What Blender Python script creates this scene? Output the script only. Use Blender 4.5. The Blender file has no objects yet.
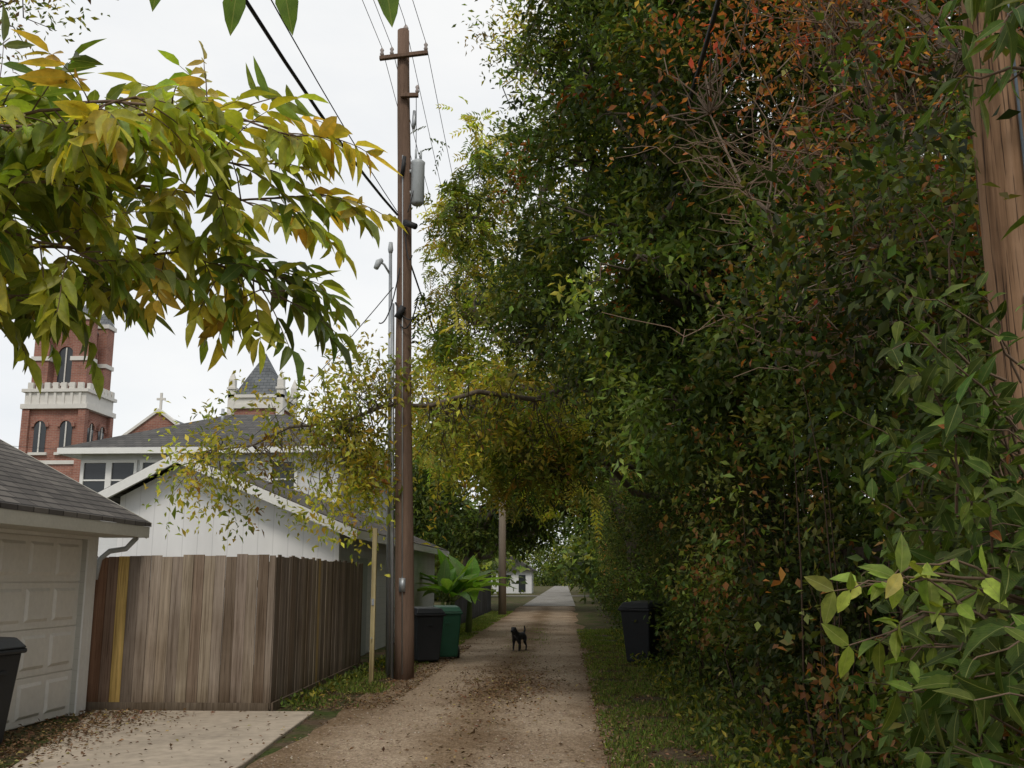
import bpy, math, numpy as np
from mathutils import Vector, noise
R=np.random.RandomState(7)
scene=bpy.context.scene
scene.view_settings.view_transform='Standard'; scene.view_settings.look='None'; scene.view_settings.exposure=0
COL=scene.collection
# ---------------------------------------------------------------- helpers
def empty(name,loc=(0,0,0)):
    o=bpy.data.objects.new(name,None); o.location=loc; COL.objects.link(o); return o
def nrm(a):
    a=np.asarray(a,float); return a/np.maximum(np.linalg.norm(a,axis=-1,keepdims=True),1e-9)
class MB:
    def __init__(s): s.v=[]; s.f=[]; s.c=[]; s.cur=(1,1,1)
    def av(s,pts):
        i=len(s.v); s.v.extend([tuple(map(float,p)) for p in pts]); s.c.extend([s.cur]*len(pts)); return i
    def box(s,x0,x1,y0,y1,z0,z1):
        i=s.av([(x0,y0,z0),(x1,y0,z0),(x1,y1,z0),(x0,y1,z0),(x0,y0,z1),(x1,y0,z1),(x1,y1,z1),(x0,y1,z1)])
        for f in [(0,3,2,1),(4,5,6,7),(0,1,5,4),(1,2,6,5),(2,3,7,6),(3,0,4,7)]: s.f.append(tuple(i+k for k in f))
    def hexa(s,pts):
        i=s.av(pts)
        for f in [(0,3,2,1),(4,5,6,7),(0,1,5,4),(1,2,6,5),(2,3,7,6),(3,0,4,7)]: s.f.append(tuple(i+k for k in f))
    def poly(s,pts): i=s.av(pts); s.f.append(tuple(range(i,i+len(pts))))
    def prism(s,pts,off):
        n=len(pts); off=np.array(off,float); i=s.av(pts); j=s.av([np.array(p)+off for p in pts])
        s.f.append(tuple(range(i,i+n))[::-1]); s.f.append(tuple(range(j,j+n)))
        for k in range(n): s.f.append((i+k,i+(k+1)%n,j+(k+1)%n,j+k))
    def tube(s,pts,rad,n=8,cap=True):
        pts=np.array(pts,float); m=len(pts)
        if np.isscalar(rad): rad=[rad]*m
        T=nrm(np.gradient(pts,axis=0)); up=np.array([0,0,1.]) if abs(T[0][2])<.9 else np.array([1.,0,0])
        rings=[]
        for k in range(m):
            a=nrm(np.cross(T[k],up)); b=np.cross(a,T[k]); up=b
            ring=[pts[k]+rad[k]*(math.cos(2*math.pi*q/n)*a+math.sin(2*math.pi*q/n)*b) for q in range(n)]
            rings.append(s.av(ring))
        for k in range(m-1):
            for q in range(n):
                s.f.append((rings[k]+q,rings[k]+(q+1)%n,rings[k+1]+(q+1)%n,rings[k+1]+q))
        if cap:
            s.f.append(tuple(rings[0]+q for q in range(n))[::-1]); s.f.append(tuple(rings[-1]+q for q in range(n)))
    def build(s,name,mat,parent=None,smooth=False,bevel=0):
        me=bpy.data.meshes.new(name); me.from_pydata(s.v,[],s.f); me.update()
        at=me.attributes.new("Col",'FLOAT_COLOR','POINT')
        at.data.foreach_set("color",np.hstack([np.array(s.c),np.ones((len(s.c),1))]).astype('f').ravel())
        me.materials.append(mat)
        if smooth: me.polygons.foreach_set("use_smooth",[True]*len(me.polygons))
        o=bpy.data.objects.new(name,me); COL.objects.link(o)
        if parent: o.parent=parent
        if bevel:
            b=o.modifiers.new("b",'BEVEL'); b.width=bevel; b.segments=2; b.limit_method='ANGLE'
        return o
# leaves
def template(kind,droop=.18,fold=.08):
    if kind==0:
        return np.array([(0,0,0),(.45,.5,.1),(1,0,-.06),(.45,-.5,.1)]),[(0,2,1),(0,3,2)]
    st=[0,.18,.45,.75,1]; w=[0,.36,.5,.3,0]
    v=[(s,0,-droop*s*s) for s in st]
    for sg in (1,-1):
        for k in (1,2,3): v.append((st[k],sg*w[k],-droop*st[k]**2+fold*w[k]*2))
    t=[]
    for sg,b in ((1,5),(-1,8)):
        q=[(0,1,b),(1,2,b+1),(1,b+1,b),(2,3,b+2),(2,b+2,b+1),(3,4,b+2)]
        t+= [x if sg>0 else x[::-1] for x in q]
    return np.array(v),t
def leaf_mesh(name,P,D,N,L,W,C,mat,parent=None,kind=0,droop=.18,fold=.08):
    P=np.asarray(P,float); n=len(P); D=nrm(D); S=nrm(np.cross(D,N)); N=np.cross(S,D)
    L=np.broadcast_to(L,(n,)); W=np.broadcast_to(W,(n,))
    T,tri=template(kind,droop,fold); m=len(T); tri=np.array(tri)
    hs=R.uniform(.2,1.7,n) if kind else np.ones(n)
    V=P[:,None,:]+D[:,None,:]*(T[None,:,0]*L[:,None])[...,None]+S[:,None,:]*(T[None,:,1]*W[:,None])[...,None]+N[:,None,:]*(T[None,:,2]*(L*hs)[:,None])[...,None]
    me=bpy.data.meshes.new(name); me.vertices.add(n*m); me.vertices.foreach_set("co",V.astype('f').ravel())
    F=(tri[None]+(np.arange(n)*m)[:,None,None]).reshape(-1,3); k=len(F)
    me.loops.add(k*3); me.loops.foreach_set("vertex_index",F.ravel().astype('i'))
    me.polygons.add(k); me.polygons.foreach_set("loop_start",np.arange(0,k*3,3).astype('i'))
    if kind: me.polygons.foreach_set("use_smooth",np.ones(k,dtype=bool))
    me.update(calc_edges=True)
    at=me.attributes.new("Col",'FLOAT_COLOR','POINT')
    Cc=np.repeat(np.hstack([C,np.ones((n,1))]),m,axis=0); at.data.foreach_set("color",Cc.astype('f').ravel())
    if kind:
        a2=me.attributes.new("leafuv",'FLOAT_VECTOR','POINT')
        uv=np.tile(np.stack([T[:,0],T[:,1],np.zeros(m)],1),(n,1)); a2.data.foreach_set("vector",uv.astype('f').ravel())
    me.materials.append(mat); o=bpy.data.objects.new(name,me); COL.objects.link(o)
    if parent: o.parent=parent
    return o
def jit(C,n,s=.22):
    C=np.asarray(C,float); return np.clip(C*np.exp(R.normal(0,s,(n,1)))*np.exp(R.normal(0,.08,(n,3))),0.004,.7)
def pick(pal,n):
    cols=np.array([p[1:] for p in pal]); w=np.array([p[0] for p in pal],float); w/=w.sum()
    return cols[R.choice(len(pal),n,p=w)]
# ---------------------------------------------------------------- materials
def newmat(name):
    m=bpy.data.materials.new(name); m.use_nodes=True; nt=m.node_tree; b=nt.nodes["Principled BSDF"]; return m,nt,b
def nd(nt,t,**k):
    n=nt.nodes.new(t)
    for a,v in k.items(): setattr(n,a,v)
    return n
def noise_n(nt,scale,detail=6,vec=None,rough=.6):
    n=nd(nt,"ShaderNodeTexNoise"); n.inputs["Scale"].default_value=scale; n.inputs["Detail"].default_value=detail; n.inputs["Roughness"].default_value=rough
    if vec is not None: nt.links.new(vec,n.inputs["Vector"])
    return n
def coords(nt,scale=(1,1,1)):
    tc=nd(nt,"ShaderNodeTexCoord"); mp=nd(nt,"ShaderNodeMapping"); mp.inputs["Scale"].default_value=scale
    nt.links.new(tc.outputs["Object"],mp.inputs["Vector"]); return mp.outputs["Vector"]
def ramp(nt,fac,stops):
    r=nd(nt,"ShaderNodeValToRGB"); e=r.color_ramp.elements
    while len(e)<len(stops): e.new(.5)
    for i,(p,c) in enumerate(stops): e[i].position=p; e[i].color=(*c,1) if len(c)==3 else c
    nt.links.new(fac,r.inputs["Fac"]); return r.outputs["Color"]
def mixc(nt,fac,a,b,mode='MIX'):
    m=nd(nt,"ShaderNodeMix",data_type='RGBA',blend_type=mode)
    for s,v in ((m.inputs[0],fac),(m.inputs[6],a),(m.inputs[7],b)):
        if isinstance(v,(int,float)): s.default_value=v
        elif isinstance(v,tuple): s.default_value=(*v,1)
        else: nt.links.new(v,s)
    return m.outputs[2]
def math_n(nt,op,a,b=None):
    m=nd(nt,"ShaderNodeMath",operation=op)
    for i,v in enumerate((a,b)):
        if v is None: continue
        if isinstance(v,(int,float)): m.inputs[i].default_value=v
        else: nt.links.new(v,m.inputs[i])
    return m.outputs[0]
def bump(nt,b,h,strength=.3,dist=.01):
    n=nd(nt,"ShaderNodeBump"); n.inputs["Strength"].default_value=strength; n.inputs["Distance"].default_value=dist
    nt.links.new(h,n.inputs["Height"]); nt.links.new(n.outputs[0],b.inputs["Normal"])
def simple(name,c,rough=.6,var=.25,scale=3,bs=.2,metal=0,stretch=(1,1,1),useattr=False,bd=.005,spec=.4):
    m,nt,b=newmat(name); v=coords(nt,stretch); n1=noise_n(nt,scale,8,v); n2=noise_n(nt,scale*9,5,v)
    lo=tuple(x*(1-var) for x in c); hi=tuple(min(1,x*(1+var)) for x in c)
    c1=ramp(nt,n1.outputs["Fac"],[(.3,lo),(.7,hi)])
    c2=mixc(nt,.5,c1,ramp(nt,n2.outputs["Fac"],[(.3,lo),(.7,hi)]))
    if useattr:
        a=nd(nt,"ShaderNodeAttribute",attribute_name="Col"); c2=mixc(nt,1.0,c2,a.outputs["Color"],'MULTIPLY')
    nt.links.new(c2,b.inputs["Base Color"]); b.inputs["Roughness"].default_value=rough; b.inputs["Metallic"].default_value=metal
    b.inputs["Specular IOR Level"].default_value=spec
    if bs: bump(nt,b,n2.outputs["Fac"],bs,bd)
    return m
def leafmat(name,near=False,trans=.3,rough=.5,spec=.3):
    m,nt,b=newmat(name); a=nd(nt,"ShaderNodeAttribute",attribute_name="Col"); c=a.outputs["Color"]
    if near:
        uv=nd(nt,"ShaderNodeAttribute",attribute_name="leafuv"); sp=nd(nt,"ShaderNodeSeparateXYZ"); nt.links.new(uv.outputs["Vector"],sp.inputs[0])
        av=math_n(nt,'ABSOLUTE',sp.outputs[1]); mid=math_n(nt,'LESS_THAN',av,.022)
        ph=math_n(nt,'SUBTRACT',math_n(nt,'MULTIPLY',sp.outputs[0],11.0),math_n(nt,'MULTIPLY',av,9.0))
        fr=math_n(nt,'FRACT',ph); ve=math_n(nt,'LESS_THAN',fr,.1)
        n=noise_n(nt,30,4,coords(nt)); c=mixc(nt,1.0,c,ramp(nt,n.outputs["Fac"],[(.3,(.7,.72,.7)),(.7,(1.3,1.22,1.1))]),'MULTIPLY')
        sp2=noise_n(nt,95,3,coords(nt)); c=mixc(nt,ramp(nt,sp2.outputs["Fac"],[(.66,(0,0,0)),(.7,(.7,.7,.7))]),c,(.12,.07,.02))
        c=mixc(nt,math_n(nt,'MULTIPLY',ve,.12),c,(.26,.29,.09)); c=mixc(nt,math_n(nt,'MULTIPLY',mid,.4),c,(.32,.33,.12))
        bump(nt,b,fr,.25,.002)
    nt.links.new(c,b.inputs["Base Color"]); b.inputs["Roughness"].default_value=rough; b.inputs["Specular IOR Level"].default_value=spec
    t=nd(nt,"ShaderNodeBsdfTranslucent"); nt.links.new(mixc(nt,1.0,c,(1.8,1.75,.7),'MULTIPLY'),t.inputs["Color"])
    mx=nd(nt,"ShaderNodeMixShader"); mx.inputs[0].default_value=trans
    nt.links.new(b.outputs[0],mx.inputs[1]); nt.links.new(t.outputs[0],mx.inputs[2]); nt.links.new(mx.outputs[0],nt.nodes["Material Output"].inputs[0]); return m
def brickmat(name,c1,c2,mortar,scale=4,axis='wall',bw=.5,rh=.25,ms=.02,var=1,zmul=1):
    m,nt,b=newmat(name); tc=nd(nt,"ShaderNodeTexCoord"); sp=nd(nt,"ShaderNodeSeparateXYZ"); nt.links.new(tc.outputs["Object"],sp.inputs[0])
    if axis=='wall': u=math_n(nt,'ADD',sp.outputs[0],sp.outputs[1])
    elif axis=='x': u=sp.outputs[0]
    else: u=sp.outputs[1]
    cb=nd(nt,"ShaderNodeCombineXYZ"); nt.links.new(u,cb.inputs[0]); nt.links.new(math_n(nt,'MULTIPLY',sp.outputs[2],zmul),cb.inputs[1])
    br=nd(nt,"ShaderNodeTexBrick"); nt.links.new(cb.outputs[0],br.inputs["Vector"]); br.inputs["Scale"].default_value=scale
    br.inputs["Brick Width"].default_value=bw; br.inputs["Row Height"].default_value=rh; br.inputs["Mortar Size"].default_value=ms
    br.inputs["Color1"].default_value=(*c1,1); br.inputs["Color2"].default_value=(*c2,1); br.inputs["Mortar"].default_value=(*mortar,1)
    n=noise_n(nt,.8,8,tc.outputs["Object"]); c=mixc(nt,1.0,br.outputs["Color"],ramp(nt,n.outputs["Fac"],[(.3,(.72,.72,.72)),(.7,(1.2,1.2,1.2))]),'MULTIPLY')
    nt.links.new(c,b.inputs["Base Color"]); b.inputs["Roughness"].default_value=.9; b.inputs["Specular IOR Level"].default_value=.2; bump(nt,b,br.outputs["Fac"],.4,.01); return m
def siding(name,c,pitch=.13,axis=2):
    m,nt,b=newmat(name); tc=nd(nt,"ShaderNodeTexCoord"); sp=nd(nt,"ShaderNodeSeparateXYZ"); nt.links.new(tc.outputs["Object"],sp.inputs[0])
    fr=math_n(nt,'FRACT',math_n(nt,'DIVIDE',sp.outputs[axis],pitch)); n=noise_n(nt,1.5,8,coords(nt,(1,1,.3)))
    cc=ramp(nt,n.outputs["Fac"],[(.3,tuple(x*.85 for x in c)),(.65,c)])
    g=ramp(nt,fr,[(0,(.72,.72,.72)),(.06,(1,1,1)),(1,(1,1,1))])
    nt.links.new(mixc(nt,1.0,cc,g,'MULTIPLY'),b.inputs["Base Color"]); b.inputs["Roughness"].default_value=.6; bump(nt,b,fr,.4,.01); return m

M_leaf=leafmat("leaf_far",False,.34,.55,.2); M_near=leafmat("leaf_near",True,.45,.42); M_shrub=leafmat("leaf_shrub",True,.28,.5,.13)
M_bark=simple("bark",(.12,.095,.07),.9,.45,6,.8,stretch=(1,1,.25),bd=.02)
M_pbark=simple("pale_bark",(.20,.15,.11),.9,.3,6,.5,stretch=(1,1,.3))
M_twig=simple("twig",(.13,.085,.055),.85,.3,12,.3)
M_polewood=simple("pole_wood",(.165,.108,.078),.88,.45,5,.8,stretch=(3,3,.12),bd=.012,spec=.2)
# weathered boards: grain streaks, stains near the ground, knots
M_board,nt,b=newmat("fence_board"); a=nd(nt,"ShaderNodeAttribute",attribute_name="Col"); v1=coords(nt,(22,22,.7)); v2=coords(nt,(80,80,1.6)); g1=noise_n(nt,1,7,v1); g2=noise_n(nt,1,3,v2); g3=noise_n(nt,1.6,6,coords(nt,(1,1,.6)))
c=mixc(nt,1.0,a.outputs["Color"],ramp(nt,g1.outputs["Fac"],[(.3,(.62,.60,.57)),(.55,(1,1,1)),(.75,(1.28,1.27,1.25))]),'MULTIPLY')
c=mixc(nt,1.0,c,ramp(nt,g2.outputs["Fac"],[(.34,(.55,.52,.5)),(.45,(1,1,1))]),'MULTIPLY'); c=mixc(nt,1.0,c,ramp(nt,g3.outputs["Fac"],[(.32,(.78,.74,.70)),(.6,(1.1,1.1,1.1))]),'MULTIPLY')
sp=nd(nt,"ShaderNodeSeparateXYZ"); tc=nd(nt,"ShaderNodeTexCoord"); nt.links.new(tc.outputs["Object"],sp.inputs[0]); zz=math_n(nt,'ADD',sp.outputs[2],math_n(nt,'MULTIPLY',g3.outputs["Fac"],.35))
c=mixc(nt,1.0,c,ramp(nt,zz,[(.12,(.55,.5,.42)),(.5,(1,1,1))]),'MULTIPLY'); nt.links.new(c,b.inputs["Base Color"]); b.inputs["Roughness"].default_value=.92; b.inputs["Specular IOR Level"].default_value=.12; bump(nt,b,g2.outputs["Fac"],.7,.004)
M_white=simple("white_paint",(.76,.76,.74),.5,.07,2,.08)
M_door=simple("door_paint",(.72,.70,.65),.5,.1,1.5,.1)
M_stone=simple("limestone",(.62,.60,.56),.8,.12,2,.3)
M_side=siding("lap_siding",(.68,.69,.70)); M_vert=siding("vertical_siding",(.82,.82,.83),.3,0)
M_gside=siding("garage_siding",(.5,.49,.44))
M_glass,nt,b=newmat("window_glass"); b.inputs["Base Color"].default_value=(.03,.035,.04,1); b.inputs["Roughness"].default_value=.12
M_brick=brickmat("red_brick",(.32,.14,.10),(.25,.105,.08),(.32,.23,.19),scale=1,bw=.5,rh=.16,ms=.02)
M_shg=brickmat("shingles_side",(.15,.135,.12),(.08,.072,.066),(.025,.022,.02),1,'y',.3,.075,.009)
M_shh=brickmat("shingles_hip",(.11,.105,.10),(.075,.072,.07),(.035,.035,.035),1,'x',.3,.11,.01)
M_slate=brickmat("slate",(.16,.17,.18),(.12,.13,.14),(.05,.055,.06),1,'x',.6,.3,.02)
M_conc=simple("concrete",(.41,.345,.27),.9,.34,.9,.4)
M_metal=simple("galvanised",(.36,.38,.40),.45,.15,8,.05,metal=.6)
M_grey=simple("grey_enamel",(.42,.45,.47),.4,.1,5,.05)
M_black=simple("cable_rubber",(.02,.02,.022),.6,.2,8,0)
M_binb=simple("bin_plastic_dark",(.022,.024,.027),.5,.25,5,.1,spec=.25); M_bing=simple("bin_plastic_green",(.015,.085,.045),.45,.2,5,.1)
M_cer=simple("insulator",(.35,.3,.28),.3,.1,8,0)
M_attr=leafmat("litter",False,.08,.8,.1)
# ---------------------------------------------------------------- world, sun, camera
w=bpy.data.worlds.new("World"); scene.world=w; w.use_nodes=True; nt=w.node_tree; bg=nt.nodes["Background"]
sky=nd(nt,"ShaderNodeTexSky",sky_type='NISHITA'); sky.sun_disc=False; sky.sun_elevation=math.radians(50); sky.sun_rotation=math.radians(172)
tc=nd(nt,"ShaderNodeTexCoord"); mp=nd(nt,"ShaderNodeMapping"); mp.inputs["Scale"].default_value=(1,1,2.5); nt.links.new(tc.outputs["Generated"],mp.inputs["Vector"])
cn=noise_n(nt,2.2,7,mp.outputs["Vector"],.55)
cl=ramp(nt,cn.outputs["Fac"],[(.32,(.80,.83,.87)),(.68,(.97,.97,.965))])
cl8=mixc(nt,1.0,cl,(10.8,10.75,10.6),'MULTIPLY')
nt.links.new(mixc(nt,.92,sky.outputs[0],cl8),bg.inputs["Color"]); bg.inputs["Strength"].default_value=.1
sl=bpy.data.lights.new("sun","SUN"); sl.energy=1.5; sl.angle=math.radians(14); sl.color=(1,.93,.82)
so=bpy.data.objects.new("sun",sl); so.rotation_euler=(math.radians(40),0,math.radians(8)); COL.objects.link(so)
cd=bpy.data.cameras.new("camera"); cd.lens=35; cd.clip_end=3000; cd.clip_start=.05
co=bpy.data.objects.new("camera",cd); co.location=(0,0,1.6); co.rotation_euler=(math.radians(101.1),0,math.radians(3.0)); COL.objects.link(co); scene.camera=co
# ---------------------------------------------------------------- ground
m,nt,b=newmat("ground_soil"); v=coords(nt); n2=noise_n(nt,14,6,v); n3=noise_n(nt,1.4,6,v)
g=ramp(nt,n2.outputs["Fac"],[(.3,(.03,.045,.015)),(.7,(.08,.10,.03))]); d=ramp(nt,n2.outputs["Fac"],[(.3,(.06,.042,.028)),(.7,(.15,.11,.075))])
nt.links.new(mixc(nt,ramp(nt,n3.outputs["Fac"],[(.42,(0,0,0)),(.58,(1,1,1))]),d,g),b.inputs["Base Color"]); b.inputs["Roughness"].default_value=.95; b.inputs["Specular IOR Level"].default_value=.05; bump(nt,b,n2.outputs["Fac"],.8,.04)
mb=MB(); mb.poly([(-1500,-1500,-.004),(1500,-1500,-.004),(1500,1500,-.004),(-1500,1500,-.004)]); mb.build("ground",m)
def roadmat(name,ca,cb,tracks=False):
    m,nt,b=newmat(name); v=coords(nt); n1=noise_n(nt,.55,7,v); vo=nd(nt,"ShaderNodeTexVoronoi"); vo.inputs["Scale"].default_value=42; nt.links.new(v,vo.inputs["Vector"])
    n2=noise_n(nt,60,4,v)
    c=ramp(nt,vo.outputs["Color"],[(.1,ca),(.5,tuple((p+q)/2 for p,q in zip(ca,cb))),(.95,cb)])
    c=mixc(nt,1.0,c,ramp(nt,n2.outputs["Fac"],[(.3,(.74,.72,.70)),(.7,(1.2,1.2,1.2))]),'MULTIPLY')
    c=mixc(nt,1.0,c,ramp(nt,n1.outputs["Fac"],[(.35,(.72,.67,.61)),(.6,(1.1,1.1,1.08))]),'MULTIPLY')
    if tracks:
        sp=nd(nt,"ShaderNodeSeparateXYZ"); nt.links.new(v,sp.inputs[0]); wn=noise_n(nt,.5,4,v)
        x=math_n(nt,'ADD',sp.outputs[0],math_n(nt,'MULTIPLY',math_n(nt,'SUBTRACT',wn.outputs["Fac"],.5),.9))
        d=math_n(nt,'ABSOLUTE',math_n(nt,'SUBTRACT',math_n(nt,'ABSOLUTE',math_n(nt,'ADD',x,1.05)),.8))
        n4=noise_n(nt,5,6,v); dd=math_n(nt,'ADD',d,math_n(nt,'MULTIPLY',math_n(nt,'SUBTRACT',n4.outputs["Fac"],.5),.7))
        c=mixc(nt,1.0,c,ramp(nt,dd,[(.25,(1.1,1.08,1.05)),(.7,(.70,.63,.54))]),'MULTIPLY')
    nt.links.new(c,b.inputs["Base Color"]); b.inputs["Roughness"].default_value=.95; b.inputs["Specular IOR Level"].default_value=.1; bump(nt,b,vo.outputs["Distance"],.8,.02); return m
M_gravel=roadmat("gravel",(.225,.175,.13),(.43,.35,.27),True); M_pale=roadmat("worn_asphalt",(.20,.195,.185),(.29,.285,.275))
mb=MB(); ys=np.concatenate([np.arange(-6,34,.35),np.arange(34,62,1.5)]); nx=26; idx=[]
for y in ys:
    l=-2.75+.28*noise.noise((y*.35,1.3,0))+.1*noise.noise((y*2.1,4,0)); r=.5+.28*noise.noise((y*.3,9,0))+.1*noise.noise((y*2.3,2,0))
    row=[]
    for k in range(nx):
        t=k/(nx-1); x=l+(r-l)*t
        z=.002+.035*math.sin(math.pi*t)**.5-.02*(math.exp(-((t-.25)/.1)**2)+math.exp(-((t-.72)/.1)**2))+.018*(noise.noise((x*1.7,y*1.2,0)))*math.sin(math.pi*t)
        row.append((x,y,z))
    idx.append(mb.av(row))
for a in range(len(ys)-1):
    for k in range(nx-1): mb.f.append((idx[a]+k,idx[a]+k+1,idx[a+1]+k+1,idx[a+1]+k))
mb.build("gravel_alley_road",M_gravel,smooth=True)
mb=MB(); mb.poly([(-2.6,61.5,.03),(.6,61.5,.03),(.6,420,.03),(-2.6,420,.03)]); mb.poly([(-60,96,.034),(60,96,.034),(60,101,.034),(-60,101,.034)]); mb.build("paved_road",M_pale)
g=empty("concrete_driveway")
mb=MB(); mb.prism([(-5.75,12.42,-.05),(-5.14,10.2,-.05),(-2.9,10.2,-.05),(-3.05,12.45,-.05)],(0,0,.083)); mb.prism([(-5.135,10.185,-.05),(-4.75,8.8,-.05),(-4.5,2,-.05),(-2.85,2,-.05),(-2.8,9,-.05),(-2.89,10.185,-.05)],(0,0,.087)); mb.build("slabs",M_conc,g,bevel=.012)
# ---------------------------------------------------------------- wooden fence
def fence(name,runs,h=1.9,base=(.27,.222,.178),special={},sd=.13):
    g=empty(name); mb=MB(); n=0
    for (x0,y0,x1,y1) in runs:
        d=np.array([x1-x0,y1-y0]); Ln=np.hypot(*d); d=d/Ln; nr=np.array([d[1],-d[0]]); s=0
        while s<Ln-.01:
            wd=.138+R.uniform(-.006,.006); e=min(s+wd,Ln); hh=h+R.uniform(-.025,.015); off=R.uniform(-.004,.004)
            c=np.array(base)*math.exp(R.normal(0,sd))*np.array([1,1+R.uniform(-.015,.015),1+R.uniform(-.05,.03)])
            if R.uniform()<.1: c=c*np.array([.74,.69,.64])
            if n in special: c=np.array(special[n])
            mb.cur=tuple(c); t=.018
            q=[np.array([x0,y0])+d*a+nr*(off+bb) for a,bb in ((s,0),(e-.005,0),(e-.005,-t),(s,-t))]
            tl=R.uniform(-.004,.004)
            mb.hexa([(*p,.03) for p in q]+[(p[0]+tl*d[0],p[1]+tl*d[1],hh) for p in q]); s+=wd; n+=1
        mb.cur=tuple(np.array(base)*.8)
        for z in (.35,1.5):
            q=[np.array([x0,y0])+d*a+nr*bb for a,bb in ((.02,-.03),(Ln-.02,-.03),(Ln-.02,-.07),(.02,-.07))]
            mb.hexa([(*p,z) for p in q]+[(*p,z+.09) for p in q])
        q=[np.array([x0,y0])+d*a+nr*bb for a,bb in ((0,.035),(Ln,.035),(Ln,.012),(0,.012))]
        mb.hexa([(*p,.0) for p in q]+[(*p,.11) for p in q])
        for a in np.arange(.05,Ln,2.2):
            p=np.array([x0,y0])+d*a-nr*.12; mb.box(p[0]-.045,p[0]+.045,p[1]-.045,p[1]+.045,0,h-.08)
        p=np.array([x1,y1])-d*.05-nr*.12; mb.box(p[0]-.045,p[0]+.045,p[1]-.045,p[1]+.045,0,h-.06)
    mb.build("boards",M_board,g); return g
fence("wooden_fence",[(-6.22,12.58,-3.645,12.58),(-3.64,12.6,-3.80,18.9)],special={0:(.24,.135,.085),1:(.24,.135,.085),2:(.24,.135,.085),3:(.22,.15,.11),4:(.60,.42,.15),19:(.19,.155,.125),27:(.17,.14,.11),37:(.46,.33,.15)})
fence("wooden_fence",[(-3.75,34.5,-3.8,52)],h=1.9,base=(.09,.092,.10))
fence("wooden_fence",[(2.85,3,2.85,44)],h=1.9,base=(.06,.045,.035))
# ---------------------------------------------------------------- garage with panel door
g=empty("garage")
mb=MB(); X=-5.87
mb.prism([(X-.001,12.35,0),(X-.001,12.12,0),(X-.001,12.12,2.5),(X-.001,12.35,2.5)],(-.12,0,0))
mb.box(X-.12,X-.002,5.0,12.12,2.09,2.5); mb.box(X-.12,X-.002,4.2,7.2,0,2.09)
mb.prism([(X-.12,12.35,0),(-11,12.35,0),(-11,12.35,2.5),(-8.4,12.35,3.75),(X-.12,12.35,2.5)],(0,-.1,0))
mb.box(-11.1,-11,4.2,12.3,0,2.5); mb.build("walls",M_gside,g)
mb=MB()
mb.box(X-.11,X-.075,7.2,12.12,.02,2.09)
for r in range(4):
    z0=.03+r*.515; mb.box(X-.074,X-.062,7.2,12.12,z0,z0+.503)
    for k in range(8):
        y0=7.27+k*.606; 
        a=[(y0,z0+.07),(y0+.5,z0+.07),(y0+.5,z0+.44),(y0,z0+.44)]; s=.035
        bq=[(y0+s,z0+.07+s),(y0+.5-s,z0+.07+s),(y0+.5-s,z0+.44-s),(y0+s,z0+.44-s)]
        mb.hexa([(X-.061,*p) for p in a]+[(X-.038,*p) for p in bq])
mb.build("panel_door",M_door,g)
mb=MB(); mb.box(X+.0,X+.022,12.12,12.26,0,2.22); mb.box(X+.0,X+.022,7.1,12.12,2.08,2.2); mb.box(X+.0,X+.024,12.26,12.36,0,2.46)
mb.build("door_trim",M_white,g)
mb=MB()
sl_=.52; ex=-5.3; ez=2.31; rx=-8.45; rz=ez+(ex-rx)*sl_
mb.prism([(ex,12.62,ez),(rx,12.62,rz),(rx,12.62,rz-.07),(ex,12.62,ez-.05)],(0,-9,0))
mb.prism([(-11.6,12.62,ez),(rx,12.62,rz),(rx,12.62,rz-.07),(-11.6,12.62,ez-.05)],(0,-9,0)); mb.build("roof_shingles",M_shg,g)
mb=MB(); mb.box(ex-.03,ex-.004,3.6,12.6,ez-.19,ez-.052); mb.box(X-.01,ex-.032,3.6,12.58,ez-.19,ez-.165)
mb.prism([(ex-.03,12.6,ez-.066),(rx,12.6,rz-.09),(rx,12.6,rz-.26),(ex-.03,12.6,ez-.2)],(0,-.03,0))
mb.prism([(ex,12.625,ez+.004),(rx,12.625,rz+.004),(rx,12.625,rz-.06),(ex,12.625,ez-.05)],(0,.02,0)); mb.build("fascia",simple("fascia_paint",(.44,.42,.36),.6,.12,3,.1),g)
mb=MB(); mb.tube([(-5.42,12.5,2.12),(-5.55,12.5,1.98),(-5.75,12.48,1.95),(-5.86,12.46,1.85),(-5.9,12.46,1.6)],.035,8); mb.build("downspout",M_grey,g,True)
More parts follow.
